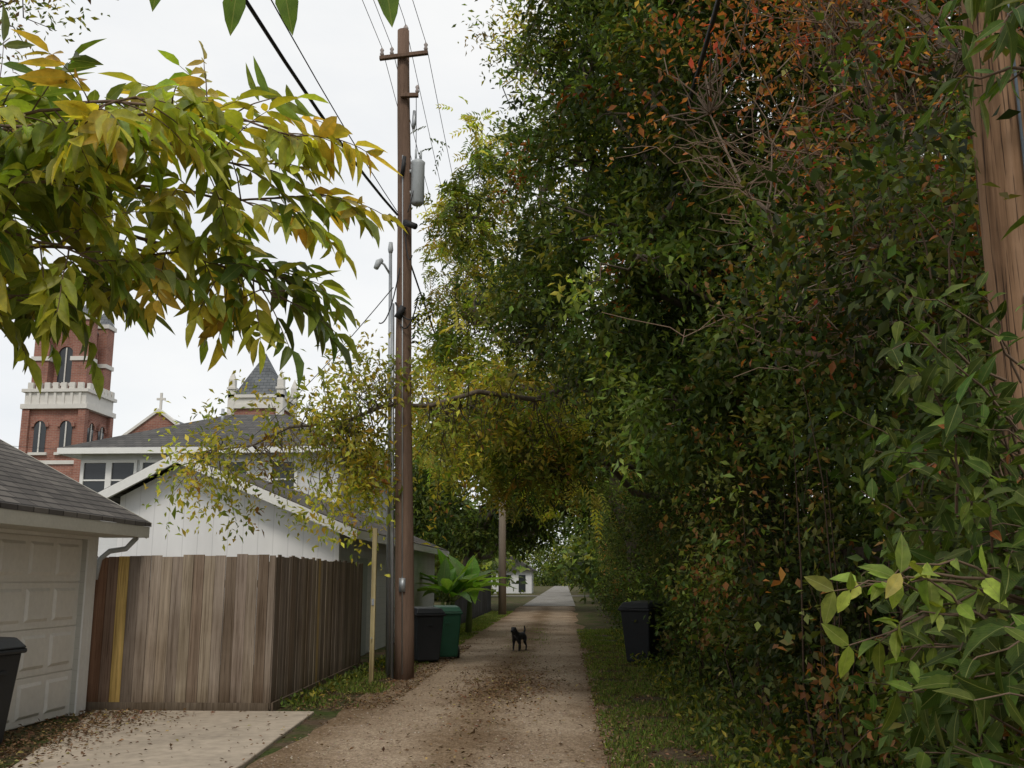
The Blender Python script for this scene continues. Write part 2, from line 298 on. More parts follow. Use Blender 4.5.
# ---------------------------------------------------------------- white gabled outbuilding
g=empty("white_gabled_garage"); pk=(-7.55,3.98); y0=19.4; y1=34; sides={1:(3.15,.42),-1:(1.25,.52)}
mb=MB(); xl,xr=pk[0]-1.25,pk[0]+3.15; zr=pk[1]-.12-3.15*.42; zl=pk[1]-.12-1.25*.52
mb.prism([(xl,y0,0),(xr,y0,0),(xr,y0,zr),(pk[0],y0,pk[1]-.12),(xl,y0,zl)],(0,.15,0)); mb.build("gable_wall",M_vert,g)
mb=MB(); mb.box(xr-.15,xr,y0+.152,y1,0,zr-.02); mb.box(xl,xl+.15,y0+.152,y1,0,zl-.02); mb.box(xl+.152,xr-.152,y1-.15,y1,0,zr); mb.build("side_walls",M_side,g)
RFm=MB(); BB=MB(); e=.42
for sg in (1,-1):
    hw,s=sides[sg]; xe=pk[0]+sg*(hw+e); zee=pk[1]-(hw+e)*s
    RFm.prism([(pk[0],y0-.4,pk[1]+.08),(xe,y0-.4,zee+.08),(xe,y0-.4,zee),(pk[0],y0-.4,pk[1])],(0,y1-y0+.8,0))
    BB.prism([(pk[0]+sg*.001,y0-.405,pk[1]+.06),(xe,y0-.405,zee+.06),(xe,y0-.405,zee-.14),(pk[0]+sg*.001,y0-.405,pk[1]-.14)],(0,-.03,0))
    BB.prism([(pk[0]+sg*.002,y0-.39,pk[1]-.005),(xe-sg*.01,y0-.39,zee-.005),(xe-sg*.01,y0-.39,zee-.03),(pk[0]+sg*.002,y0-.39,pk[1]-.03)],(0,.38,0))
    BB.box(min(xe,xe+sg*.03),max(xe,xe+sg*.03),y0-.43,y1+.4,zee-.12,zee+.05)
RFm.build("roof_shingles",M_shg,g)
BB.box(xr-.05,xr+.02,y0-.015,y0+.1,0,zr-.1); BB.build("bargeboards",M_white,g)
mb=MB(); mb.box(xr+.001,xr+.04,21.2,22.2,0,2.05); mb.build("side_door",M_grey,g)
# ---------------------------------------------------------------- two storey house
g=empty("white_house"); hx0,hx1,hy0,hy1=-16.1,-7.4,32.3,42; ez=5.85
mb=MB(); mb.box(hx0,hx1,hy0,hy1,0,ez-.1); mb.build("walls",M_side,g)
mb=MB(); o=.55; rz=7.8; a=[(hx0-o,hy0-o,ez),(hx1+o,hy0-o,ez),(hx1+o,hy1+o,ez),(hx0-o,hy1+o,ez)]; r=[(hx0+3.2,(hy0+hy1)/2,rz),(hx1-3.2,(hy0+hy1)/2,rz)]
for f in ((a[0],a[1],r[1],r[0]),(a[1],a[2],r[1]),(a[2],a[3],r[0],r[1]),(a[3],a[0],r[0])): mb.poly(f)
mb.build("hip_roof",M_shh,g)
mb=MB(); mb.box(hx0-o,hx1+o,hy0-o-.02,hy0-o+.03,ez-.2,ez-.003); mb.box(hx1+o-.05,hx1+o+.02,hy0-o+.032,hy1+o,ez-.2,ez-.003); mb.box(hx0-o,hx1+o-.06,hy0-o+.032,hy1+o,ez-.12,ez-.09)
mb.box(hx0-o-.02,hx0-o+.02,hy0-o+.035,hy1+o,ez-.2,ez-.003)
gl=MB()
for wx in (-15.95,-15.0,-13.95,-12.3,-11.2,-9.6):
    x1=wx+.75; gl.box(wx,x1,hy0-.012,hy0-.004,4.25,5.4)
    mb.box(wx-.1,wx,hy0-.07,hy0-.001,4.15,5.5); mb.box(x1,x1+.1,hy0-.07,hy0-.001,4.15,5.5); mb.box(wx,x1,hy0-.07,hy0-.001,5.4,5.5); mb.box(wx-.12,x1+.12,hy0-.1,hy0-.001,4.07,4.148)
    mb.box(wx,x1,hy0-.045,hy0-.013,4.8,4.85); mb.box(wx,x1,hy0-.05,hy0-.001,4.15,4.24)
mb.build("trim",M_white,g); gl.build("windows",M_glass,g)
mb=MB(); mb.tube([(-12.5,35.5,7),(-12.5,35.5,7.75)],.06,8); mb.tube([(-10.6,35,6.8),(-10.6,35,7.4)],.05,8); mb.build("roof_vents",M_metal,g,True)
# ---------------------------------------------------------------- church
g=empty("brick_church"); BR=MB(); ST=MB(); GL=MB(); RF=MB()
def archwin(face,u,z0,wd,h,pos):
    def pt(uu,zz,off): return (uu,pos-off,zz) if face=='y' else (pos+off,uu,zz)
    n=9; r=wd/2; arc=[(u+r*math.cos(math.pi*k/(n-1)),z0+h-r+r*math.sin(math.pi*k/(n-1))) for k in range(n)]
    ar2=[(u+(r+.28)*math.cos(math.pi*k/(n-1)),z0+h-r+(r+.28)*math.sin(math.pi*k/(n-1))) for k in range(n)]
    pts=[(u-r,z0),(u+r,z0)]+arc
    ps=[pt(a,b,.05) for a,b in pts]
    GL.prism(ps,(0,-.02,0) if face=='y' else (.02,0,0))
    for k in range(n-1):
        q=[arc[k],ar2[k],ar2[k+1],arc[k+1]]; BR.prism([pt(a,b,.0) for a,b in q],(0,-.22,0) if face=='y' else (.22,0,0))
    lo,hi=(z0-.25,z0); q=[(u-r-.3,lo),(u+r+.3,lo),(u+r+.3,hi),(u-r-.3,hi)]; ST.prism([pt(a,b,0) for a,b in q],(0,-.3,0) if face=='y' else (.3,0,0))
    q=[(u-.06,z0),(u+.06,z0),(u+.06,z0+h-.1),(u-.06,z0+h-.1)]; ST.prism([pt(a,b,.08) for a,b in q],(0,-.08,0) if face=='y' else (.08,0,0))
def band(x0,x1,ya,yb,z0,z1,o): ST.box(x0-o,x1+o,ya-o,yb+o,z0,z1)
x0,x1,ya,yb=-50.4,-45.0,90,95.2
BR.box(x0,x1,ya,yb,0,17.3)
for cx in (x0,x1):
    for cy in (ya,yb): BR.box(cx-.35,cx+.35,cy-.35,cy+.35,0,17.25)
band(x0,x1,ya,yb,17.3,17.75,.5); band(x0,x1,ya,yb,17.75,18.9,.25); band(x0,x1,ya,yb,18.9,19.2,.5)
for k in range(7):
    u=x0+.3+k*(x1-x0-.6)/6; ST.box(u-.26,u+.26,ya-.45,ya-.1,19.2,19.8)
    u=ya+.3+k*(yb-ya-.6)/6; ST.box(x1+.1,x1+.45,u-.26,u+.26,19.2,19.8)
    u=x0+.3+k*(x1-x0-.6)/6; ST.box(u-.12,u+.12,ya-.4,ya-.26,17.76,18.88)
for u in (-49.0,-46.5): archwin('y',u,13.2,1.15,3.0,ya)
for u in (91.5,93.7): archwin('x',u,13.2,1.15,3.0,x1)
band(x0,x1,ya,yb,12.1,12.45,.15)
for cx in (x0+.8,x1-.8):
    for cy in (ya+.8,yb-.8):
        BR.box(cx-.75,cx+.75,cy-.75,cy+.75,19.2,26); ST.box(cx-.9,cx+.9,cy-.9,cy+.9,22.0,22.4); ST.box(cx-.9,cx+.9,cy-.9,cy+.9,26,26.4)
        i=RF.av([(cx-.8,cy-.8,26.4),(cx+.8,cy-.8,26.4),(cx+.8,cy+.8,26.4),(cx-.8,cy+.8,26.4),(cx,cy,28)])
        for q in range(4): RF.f.append((i+q,i+(q+1)%4,i+4))
BR.box(x0+1,x1-1,ya+1.2,yb-1.2,19.2,25.4); archwin('y',-47.7,20,1.5,3.6,ya+1.2); archwin('x',92.6,20,1.5,3.6,x1-1)
cx,cy=(x0+x1)/2,(ya+yb)/2; i=RF.av([(x0+.9,ya+1.1,25.4),(x1-.9,ya+1.1,25.4),(x1-.9,yb-1.1,25.4),(x0+.9,yb-1.1,25.4),(cx,cy,29)])
for q in range(4): RF.f.append((i+q,i+(q+1)%4,i+4))
x0,x1,ya,yb=-30.9,-26.3,90,94.6
BR.box(x0,x1,ya,yb,0,17.2); band(x0,x1,ya,yb,17.2,17.6,.25); band(x0,x1,ya,yb,17.6,18.2,.1); band(x0,x1,ya,yb,18.2,18.5,.3)
for cx in (x0,x1):
    for cy in (ya,yb): ST.box(cx-.3,cx+.3,cy-.3,cy+.3,15.4,19.9); ST.box(cx-.4,cx+.4,cy-.4,cy+.4,19.0,19.2); i=ST.av([(cx-.3,cy-.3,19.9),(cx+.3,cy-.3,19.9),(cx+.3,cy+.3,19.9),(cx-.3,cy+.3,19.9),(cx,cy,20.9)]); [ST.f.append((i+q,i+(q+1)%4,i+4)) for q in range(4)]
cx,cy=(x0+x1)/2,(ya+yb)/2; i=RF.av([(x0+.1,ya+.1,18.5),(x1-.1,ya+.1,18.5),(x1-.1,yb-.1,18.5),(x0+.1,yb-.1,18.5),(cx,cy,23)])
for q in range(4): RF.f.append((i+q,i+(q+1)%4,i+4))
archwin('y',(x0+x1)/2,14.6,1.3,2.0,ya); archwin('x',92.3,14.6,1.3,2.0,x1)
gx=-38.6; gz=17.3; hw=8.2; sl2=.75
BR.prism([(gx-hw,92,0),(gx+hw,92,0),(gx+hw,92,gz-hw*sl2),(gx,92,gz),(gx-hw,92,gz-hw*sl2)],(0,.8,0))
for sg in (1,-1): 
    ST.prism([(gx,91.8,gz+.3),(gx+sg*hw,91.8,gz-hw*sl2+.3),(gx+sg*hw,91.8,gz-hw*sl2+.002),(gx,91.8,gz+.002)],(0,1.1,0))
    RF.prism([(gx,92.95,gz-.1),(gx+sg*hw,92.95,gz-hw*sl2-.1),(gx+sg*hw,92.95,gz-hw*sl2-.4),(gx,92.95,gz-.4)],(0,28,0))
ST.box(gx-.1,gx+.1,92.2,92.4,gz+.3,gz+1.9); ST.box(gx-.42,gx+.42,92.21,92.39,gz+1.2,gz+1.4)
archwin('y',gx,9,3,5.5,92); BR.box(gx-hw,gx+hw,92.8,120,0,gz-hw*sl2-.41)
BR.build("brick_walls",M_brick,g); ST.build("stonework",M_stone,g); GL.build("windows",M_glass,g); RF.build("slate_roofs",M_slate,g)
g=empty("cottage"); mb=MB(); mb.box(-9,-3.9,118,124,0,2.6); mb.build("walls",M_side,g); mb=MB(); mb.prism([(-9.5,117.5,2.6),(-3.4,117.5,2.6),(-6.4,117.5,4.4)],(0,7,0)); mb.build("roof",M_shh,g)
mb=MB(); mb.box(-7.4,-6.4,117.93,117.99,.9,2.1); mb.box(-5.4,-4.6,117.93,117.99,.2,2.1); mb.build("openings",M_glass,g)
# ---------------------------------------------------------------- utility poles and wires
def wire(mb,a,b,sag,r,n=22):
    a=np.array(a,float); b=np.array(b,float); mb.tube([a+(b-a)*t-np.array([0,0,sag*4*t*(1-t)]) for t in np.linspace(0,1,n)],r,6)
g=empty("utility_pole"); py=16.6
def PX(z): return -2.62-.021*z
mb=MB(); zs=np.linspace(-.1,11.5,14); mb.tube([(PX(z)+.012*math.sin(z),py,z) for z in zs],[.165-.005*z for z in zs],16); mb.build("pole",M_polewood,g,True)
px=PX(10.8)
mb=MB(); mb.hexa([(px-.42,py-.2,10.84),(px+.46,py-.2,10.93),(px+.46,py-.12,10.93),(px-.42,py-.12,10.84),(px-.42,py-.2,10.91),(px+.46,py-.2,11.0),(px+.46,py-.12,11.0),(px-.42,py-.12,10.91)]); mb.box(px-.02,px+.3,py-.2,py-.12,10.1,10.17); mb.build("crossarms",M_polewood,g,bevel=.006)
mb=MB()
for dx,z in ((-.38,10.915),(-.2,10.93),(.42,11.0),(.28,10.17)):
    mb.tube([(px+dx,py-.16,z),(px+dx,py-.16,z+.04),(px+dx,py-.16,z+.08),(px+dx,py-.16,z+.12),(px+dx,py-.16,z+.16)],[.02,.04,.025,.04,.015],10)
mb.tube([(px+.02,py,11.5),(px+.02,py,11.56),(px+.02,py,11.62)],[.05,.05,.02],10); mb.build("insulators",M_cer,g,True)
px=PX(8.5)
mb=MB(); tx,ty=px+.25,py-.03; mb.tube([(tx,ty,8.1),(tx,ty,8.14),(tx,ty,8.85),(tx,ty,8.9),(tx,ty,8.95)],[.08,.12,.12,.13,.07],18)
mb.box(px+.08,px+.16,py-.06,py+.0,8.3,8.36); mb.box(px+.08,px+.16,py-.06,py+.0,8.7,8.76); mb.tube([(tx-.04,ty,8.94),(tx-.04,ty,9.15)],.02,8); mb.tube([(tx+.05,ty,8.94),(tx+.05,ty,9.12)],.02,8)
mb.build("transformer",M_grey,g,True)
mb=MB(); mb.tube([(px+.17,py-.12,9.5),(px+.18,py-.13,9.62),(px+.18,py-.13,9.85)],[.025,.04,.025],8)
mb.tube([(PX(z)-.19,py-.03,z) for z in (0,3,6.3)],.03,8)
mb.tube([(PX(z),py-.172+.004*z,z) for z in (.1,5,9)],.012,6); mb.box(PX(1.5)-.05,PX(1.5)+.05,py-.2,py-.14,1.4,1.62); mb.build("conduit",M_metal,g,True)
mb=MB(); px=PX(7.9); wire(mb,(px-.1,py-.1,7.9),(-2.6,-14,7.6),1.4,.022); wire(mb,(px-.1,py-.1,7.95),(-2.75,-14,8.1),1.0,.008)
wire(mb,(px+.04,py-.15,7.7),(px+.2,py-.25,7.1),.3,.012,10); wire(mb,(tx-.04,ty,9.15),(px+.2,py-.17,10.2),-.15,.007,10); wire(mb,(tx+.05,ty,9.12),(px+.1,py-.2,7.9),.1,.009,10)
wire(mb,(px-.1,py-.1,6.3),(px+.35,py-.3,6.05),.2,.014,12); wire(mb,(px-.02,py-.18,6.9),(px-.35,py-.25,5.9),.3,.011,12); wire(mb,(px,py-.16,5.9),(px+.32,py-.28,6.3),.25,.012,12)
mb.tube([(px-.16,py-.1,7.8),(px-.24,py-.2,7.85)],.045,8); mb.tube([(px+.05,py-.2,7.72),(px+.26,py-.3,7.6)],.055,8); mb.tube([(px-.05,py-.18,6.0),(px+.06,py-.2,6.2)],.06,8); mb.tube([(px-.02,py-.18,8.6),(px+.02,py-.19,8.95)],.035,8)
px=PX(10.8)
for dx,z in ((-.38,11.08),(-.2,11.09),(.42,11.16),(.02,11.62)):
    wire(mb,(px+dx,py-.17,z),(px+dx-.1,-30,z),1.0,.006,30); wire(mb,(px+dx,py-.17,z),(-2.9+dx,46,9.2),.7,.006)
wire(mb,(px-.1,py,7.9),(-2.85,46,6),.7,.018); wire(mb,(px-.1,py,6.6),(-14,38,5.9),.5,.009); wire(mb,(-2.85,46,7.3),(-60,60,13.5),1.5,.012)
mb.build("wires",M_black,g,True)
g=empty("service_mast"); mb=MB(); sx,sy=-2.97,17.1; mb.tube([(sx,sy,0),(sx-.06,sy,4),(sx-.13,sy,7.4)],[.042,.04,.03],10); mb.build("mast",M_metal,g,True)
mb=MB(); mb.tube([(sx-.13,sy,7.0),(sx-.22,sy-.1,7.15),(sx-.3,sy-.15,7.2)],.02,8); mb.tube([(sx-.26,sy-.12,7.23),(sx-.31,sy-.16,7.18),(sx-.35,sy-.2,7.05)],[.04,.06,.045],10); mb.tube([(sx-.13,sy,7.4),(sx-.13,sy,7.46),(sx-.13,sy,7.6)],[.035,.05,.035],10); mb.build("lamp_arm",M_grey,g,True)
g=empty("gate_post"); mb=MB(); mb.cur=(.42,.36,.2); mb.box(-3.06,-2.99,15.9,15.97,-.05,2.4); mb.build("post",M_board,g,bevel=.004); mb=MB(); mb.box(-3.045,-3.005,15.885,15.899,1.2,1.3); mb.tube([(-3.025,15.88,.7),(-3.025,15.84,.7)],.01,6); mb.build("bracket",M_metal,g)
M_pole2,nt,b=newmat("pole_wood_light"); v1=coords(nt,(14,14,.5)); v2=coords(nt,(60,60,1.2)); na=noise_n(nt,1,8,v1); nb=noise_n(nt,1,4,v2); nc=noise_n(nt,2,5,coords(nt))
c=ramp(nt,na.outputs["Fac"],[(.32,(.14,.08,.045)),(.5,(.26,.155,.09)),(.7,(.34,.215,.135))]); c=mixc(nt,ramp(nt,nb.outputs["Fac"],[(.38,(1,1,1)),(.44,(0,0,0))]),c,(.05,.03,.02)); c=mixc(nt,1.0,c,ramp(nt,nc.outputs["Fac"],[(.3,(.75,.75,.75)),(.7,(1.15,1.15,1.15))]),'MULTIPLY')
nt.links.new(c,b.inputs["Base Color"]); b.inputs["Roughness"].default_value=.9; b.inputs["Specular IOR Level"].default_value=.15; bump(nt,b,nb.outputs["Fac"],.8,.01)
g=empty("utility_pole"); mb=MB(); zs=np.linspace(-.1,10.5,12); mb.tube([(2.42+.006*math.sin(z*1.3),5.25,z) for z in zs],[.15-.003*z for z in zs],24); mb.build("pole",M_pole2,g,True)
mb=MB(); mb.tube([(2.40,5.09,0),(2.40,5.09,3.05)],.018,8); mb.tube([(2.46,5.10,2.95),(2.46,5.10,7)],.008,6); mb.build("conduit",simple("grey_conduit",(.16,.20,.25),.5,.1,4,0),g,True)
mb=MB(); wire(mb,(1.2,-8,7.4),(1.45,16,7.5),1.1,.024,30); wire(mb,(2.4,5.25,8.5),(1.0,-12,8.2),.8,.012); mb.build("wires",M_black,g,True)
g=empty("utility_pole"); mb=MB(); mb.tube([(-2.85,46,0),(-2.85,46,5),(-2.85,46,10)],[.18,.16,.13],12); mb.build("pole",simple("pale_pole",(.27,.22,.17),.85,.25,4,.3,stretch=(3,3,.2)),g,True); mb=MB(); mb.box(-3.6,-2.1,45.78,45.86,9.2,9.32); mb.build("crossarm",M_polewood,g)
# ---------------------------------------------------------------- wheelie bins
def bin_(x,y,rot,mat,s=1,h=1.02):
    g=empty("wheelie_bin",(x,y,0)); g.rotation_euler=(0,0,rot); g.scale=(s,s,s)
    mb=MB(); mb.hexa([(-.22,-.25,.06),(.22,-.25,.06),(.22,.22,.06),(-.22,.22,.06),(-.28,-.33,h-.1),(.28,-.33,h-.1),(.28,.3,h-.1),(-.28,.3,h-.1)]); mb.build("body",mat,g,bevel=.03)
    mb=MB(); mb.box(-.31,.31,-.36,.33,h-.12,h-.07); mb.hexa([(-.3,-.37,h-.068),(.3,-.37,h-.068),(.3,.34,h-.068),(-.3,.34,h-.068),(-.24,-.28,h+.03),(.24,-.28,h+.03),(.24,.3,h+.05),(-.24,.3,h+.05)]); mb.build("lid",mat,g,bevel=.02)
    mb=MB(); mb.tube([(-.24,.3,h-.08),(-.24,.4,h-.03),(.24,.4,h-.03),(.24,.3,h-.08)],.018,8); mb.box(-.05,.05,-.335,-.3,h-.3,h-.27); mb.build("handle",mat,g)
    mb=MB(); 
    for sx in (-1,1): mb.tube([(sx*.24,.24,.12),(sx*.3,.24,.12)],.12,18)
    mb.tube([(-.24,.24,.12),(.24,.24,.12)],.015,8); mb.build("wheels",M_black,g)
    return g
bin_(-5.60,9.45,math.radians(86),M_binb); bin_(-2.74,19.9,math.radians(25),M_binb,1.0); bin_(-2.45,20.9,math.radians(12),M_bing,1.0); bin_(1.5,19.6,math.radians(-35),M_binb,1.12)
# ---------------------------------------------------------------- dog
me=bpy.data.meshes.new("dog"); V=[];E=[];RR=[]
def jn(p,r,par=None):
    V.append(p); RR.append(r); 
    if par is not None: E.append((par,len(V)-1))
    return len(V)-1
pel=jn((-.2,0,.34),.085); bel=jn((-.03,0,.33),.078,pel); ch=jn((.14,0,.32),.1,bel); nk=jn((.23,0,.41),.062,ch); hd=jn((.29,0,.475),.06,nk); mz=jn((.37,0,.455),.032,hd); jn((.41,0,.45),.022,mz)
t=jn((-.28,0,.39),.026,pel); t=jn((-.33,0,.47),.02,t); jn((-.29,0,.55),.014,t)
for s in (-1,1):
    a=jn((-.2,s*.06,.28),.052,pel); a=jn((-.14,s*.08,.2),.036,a); a=jn((-.24,s*.075,.115),.021,a); a=jn((-.22,s*.075,.025),.02,a); jn((-.18,s*.075,.018),.018,a)
    a=jn((.14,s*.065,.25),.045,ch); a=jn((.11,s*.075,.18),.03,a); a=jn((.14,s*.07,.09),.021,a); a=jn((.14,s*.07,.022),.02,a); jn((.175,s*.07,.018),.018,a)
    a=jn((.27,s*.04,.525),.022,hd); jn((.285,s*.065,.51),.014,a)
me.from_pydata(V,E,[]); dog=bpy.data.objects.new("dog",me); COL.objects.link(dog); dog.modifiers.new("s",'SKIN')
for i,sv in enumerate(me.skin_vertices[0].data): sv.radius=(RR[i],RR[i]); sv.use_root=(i==0)
ss=dog.modifiers.new("ss",'SUBSURF'); ss.levels=2; ss.render_levels=2
m,nt,b=newmat("dog_fur"); tc=nd(nt,"ShaderNodeTexCoord"); n=noise_n(nt,8,6,tc.outputs["Object"]); nt.links.new(ramp(nt,n.outputs["Fac"],[(.45,(.012,.012,.014)),(.6,(.03,.03,.035)),(.7,(.2,.19,.18))]),b.inputs["Base Color"]); b.inputs["Roughness"].default_value=.8
me.materials.append(m); dog.location=(-1.05,23,.02); dog.rotation_euler=(0,0,math.radians(-112))
# ---------------------------------------------------------------- vegetation generators
PG_dark=[(4,.052,.08,.02),(3,.075,.108,.025),(2,.12,.155,.037),(1,.033,.05,.015)]
PG_mid=[(3,.10,.135,.028),(3,.17,.19,.034),(2,.24,.24,.04),(1,.30,.25,.045)]
PG_yel=[(3,.33,.32,.05),(3,.44,.38,.06),(2,.22,.25,.045),(1,.5,.38,.06)]
PG_red=[(3,.38,.135,.05),(3,.46,.20,.07),(3,.10,.12,.035),(3,.19,.14,.05),(1,.40,.07,.035)]
def crown(blobs,pal,k,L,spread=.14,twig=.5,droop=-.25,thr=-.12,nf=.55,ratio=.42,zmin=.05,tone=1.1):
    Ps=[];Ds=[];Ns=[];Cs=[];CL=[]
    for (cx,cy,cz,rx,ry,rz,n) in blobs:
        d=nrm(R.normal(size=(n,3))); r=R.uniform(0,1,(n,1))**.42; p=np.array([cx,cy,cz])+d*r*np.array([rx,ry,rz])*(1+.18*R.normal(size=(n,1)))
        keep=np.array([noise.noise((a*nf,b_*nf,c*nf))+.35*noise.noise((a*2,b_*2,c*2))>thr for a,b_,c in p]); keep&=p[:,2]>zmin
        p=p[keep];d=d[keep]; m=len(p)
        if m==0: continue
        ax=nrm(d*.7+R.normal(size=(m,3))*.5+np.array([0,0,droop])); C=pick(pal,m)
        sh=np.array([noise.noise((a*.7+5,b_*.7,c*.7))+.4*noise.noise((a*2+5,b_*2,c*2)) for a,b_,c in p]); C=C*np.exp(sh*tone)[:,None]*math.exp(R.normal(0,.12))
        CL.append((p,ax)); P=np.repeat(p,k,0); A=np.repeat(ax,k,0); q=m*k; t=R.uniform(0,twig,(q,1))
        Ps.append(P+A*t+R.normal(size=(q,3))*spread); Ds.append(nrm(A*.5+R.normal(size=(q,3))*.8+np.array([0,0,-.2]))); Ns.append(nrm(np.array([0,0,1])+R.normal(size=(q,3))*.6)); Cs.append(jit(np.repeat(C,k,0),q))
    P=np.vstack(Ps); q=len(P); LL=L*np.exp(R.normal(0,.22,q)); return dict(P=P,D=np.vstack(Ds),N=np.vstack(Ns),C=np.vstack(Cs),L=LL,W=LL*ratio),CL
def fronds(blobs,pal,npair,R0,ll,thr=-.05,nf=.6,droop=-.5,tone=1.1,ratio=.3):
    c,CL=crown(blobs,pal,1,ll,.0,.0,droop,thr,nf,ratio,tone=tone); P0=np.vstack([x[0] for x in CL]); A0=np.vstack([x[1] for x in CL]); C0=c['C']
    n=len(P0); rep=4; P1=np.repeat(P0,rep,0)+R.normal(size=(n*rep,3))*.16; A1=nrm(np.repeat(A0,rep,0)+R.normal(size=(n*rep,3))*.7+np.array([0,0,droop*.5])); C1=jit(np.repeat(C0,rep,0),n*rep,.15); m=n*rep
    S1=nrm(np.cross(A1,np.array([0,0,1])+R.normal(size=(m,3))*.4)); U1=np.cross(S1,A1); ln=R0*np.exp(R.normal(0,.2,(m,1)))
    P=[];D=[];N=[];C=[];L=[]
    for q in range(npair):
        t=.2+.8*q/(npair-1)
        for sg in (1,-1):
            P.append(P1+A1*ln*t-np.array([0,0,1])*ln*.25*t*t); D.append(nrm(A1*.6+S1*sg+np.array([0,0,-.3])+R.normal(size=(m,3))*.12)); N.append(nrm(U1+R.normal(size=(m,3))*.25)); C.append(C1); L.append(np.full(m,ll*(1.15-.5*abs(t-.55))))
    P=np.vstack(P);L=np.concatenate(L)*np.exp(R.normal(0,.1,len(P))); return dict(P=P,D=np.vstack(D),N=np.vstack(N),C=jit(np.vstack(C),len(P),.1),L=L,W=L*ratio),CL
def put(name,c,mat,parent,kind=0): 
    ok=c['P'][:,2]>.03; return leaf_mesh(name,c['P'][ok],c['D'][ok],c['N'][ok],c['L'][ok],c['W'][ok],c['C'][ok],mat,parent,kind)
def bend(a,b,n=6,w=.12):
    a=np.array(a,float); b=np.array(b,float); L=np.linalg.norm(b-a); o=R.normal(size=(n,3))*w*L*.25; o[0]=0;o[-1]=0
    return np.array([a+(b-a)*t+o[i] for i,t in enumerate(np.linspace(0,1,n))])
def limbs(base,fork,blobs,CL,r0,mat,parent,ntw=180,tw=.1,wob=.3):
    mb=MB(); tr=bend(base,fork,7,.08); mb.tube(tr,np.linspace(r0*1.25,r0*.75,7),12); ends=[]
    for bl in blobs:
        c=np.array(bl[:3]); L=bend(fork if c[2]>fork[2]-.5 else tr[4],c,7,wob); mb.tube(L,np.linspace(r0*.5,r0*.1,7),7); ends.append(L)
    pts=np.vstack(ends); allp=np.vstack([x[0] for x in CL]); sel=allp[R.choice(len(allp),min(ntw,len(allp)),replace=False)]
    for s in sel:
        j=np.argmin(((pts-s)**2).sum(1)+R.uniform(0,.6,len(pts))); mb.tube(bend(pts[j],s,5,.35),np.linspace(r0*tw,.006,5),4,False)
    mb.build("trunk_and_limbs",mat,parent,True)
g=empty("oak_tree"); B=[(1.4,13,4.4,1.5,2.0,.9,700),(1.0,12.8,6.2,1.4,1.8,.8,650),(1.7,13,7.9,1.6,2.2,.9,700),(1.9,12.8,9.8,1.7,2.2,1.0,650),(3.4,12,5.4,1.5,2.4,1.6,700),(.3,15.3,5.8,1.4,1.8,1.1,480),(.5,14.6,8.0,1.4,1.9,.9,450),(.8,14.4,10.0,1.5,1.9,.9,450),(2.6,14.5,11.8,2.4,2.4,1.3,650),(3.6,12,8.6,1.8,2.6,1.7,700),(1.5,11.3,3.4,.9,1.1,.7,300),(.9,11.2,5.3,.8,.8,.6,200),(1.1,11.0,7.2,.9,.9,.6,220),(1.7,10.8,6.2,.8,.8,.6,200)]
c,CL=crown(B,PG_dark+[(.5,.18,.18,.035),(.2,.32,.11,.035)],28,.115,.10,.42,thr=-.02,nf=.85,tone=1.5); put("foliage",c,M_leaf,g); limbs((3.0,13.5,0),(2.6,13.4,3.2),B,CL,.2,M_bark,g,340,.12,.35)
g=empty("hackberry_tree"); B=[(.8,18,12.2,2.2,2.5,1.5,650),(2.6,17.5,14,3,3,2,700),(.8,17.5,9.4,1.6,1.8,1.4,400),(2.2,10.8,9.8,1.6,1.6,1.1,320),(-.2,16.6,12.3,1.1,1.2,.7,120)]
c,CL=crown(B,PG_mid+[(3,.20,.15,.04),(3,.07,.095,.025)],20,.12,.13,.55,thr=-.03,nf=.8,tone=1.2); put("foliage",c,M_leaf,g); limbs((3.6,17,0),(3,17,6),B,CL,.2,M_bark,g,220)
g=empty("pecan_tree"); B=[(-.9,22,8.0,1.8,2.4,1.3,160),(-.4,22,10.6,2.0,2.4,1.4,170),(1.5,22,6,2.2,2.6,1.8,170),(-1.4,20.5,5.5,1.5,1.8,1.0,110),(2.2,21,9.5,2.6,3,3.0,200),(.3,20.5,4.3,1.5,1.8,.8,90),(-1.8,20,7.0,1.0,1.4,.8,70),(-.6,19.5,3.9,1.2,1.2,.6,55),(-2.0,20.6,9.4,.8,1,.7,55),(-1.9,22,11.6,.9,1,.8,60),(-1.2,19.6,4.6,.8,1,.5,40)]
c,CL=fronds(B,PG_mid+[(2.5,.28,.30,.045),(2,.07,.10,.025)],6,.42,.15); put("foliage",c,M_leaf,g); limbs((3.3,22,0),(2.7,22,5),B,CL,.2,M_bark,g,300)
g=empty("pecan_tree"); B=[(-3.0,31,8.0,2.0,2.6,1.6,170),(-2.8,31,11.2,2.0,2.6,1.8,170),(-.5,30,7,2.4,2.8,1.8,180),(-3,28,5.8,1.7,2.4,1.1,110),(1.5,31,8,3.5,3.5,4,220),(-1,28.5,4.7,2,2.2,.9,100),(-3.2,28,9.6,1.0,1.2,.8,45)]
c,CL=fronds(B,PG_mid+[(5,.30,.30,.045)],6,.5,.18); put("foliage",c,M_leaf,g); limbs((2.4,31,0),(1.6,31,5),B,CL,.22,M_bark,g,220)
g=empty("oak_tree"); B=[(-4.2,54,7.0,4,4.5,3,900),(-1,50,8.0,4,4,3.2,800),(-8,56,6.5,4,4,3,500),(-4.5,52,4.6,2.6,3,1.1,260),(3,50,8,4,6,5,800),(-2.5,62,5.2,3,3,1.5,300)]
c,CL=crown(B,PG_dark,22,.3,.28,1.0,-.2,-.1,.3); put("foliage",c,M_leaf,g); limbs((-5.6,53,0),(-4.8,53,3),B,CL,.35,M_bark,g,80)
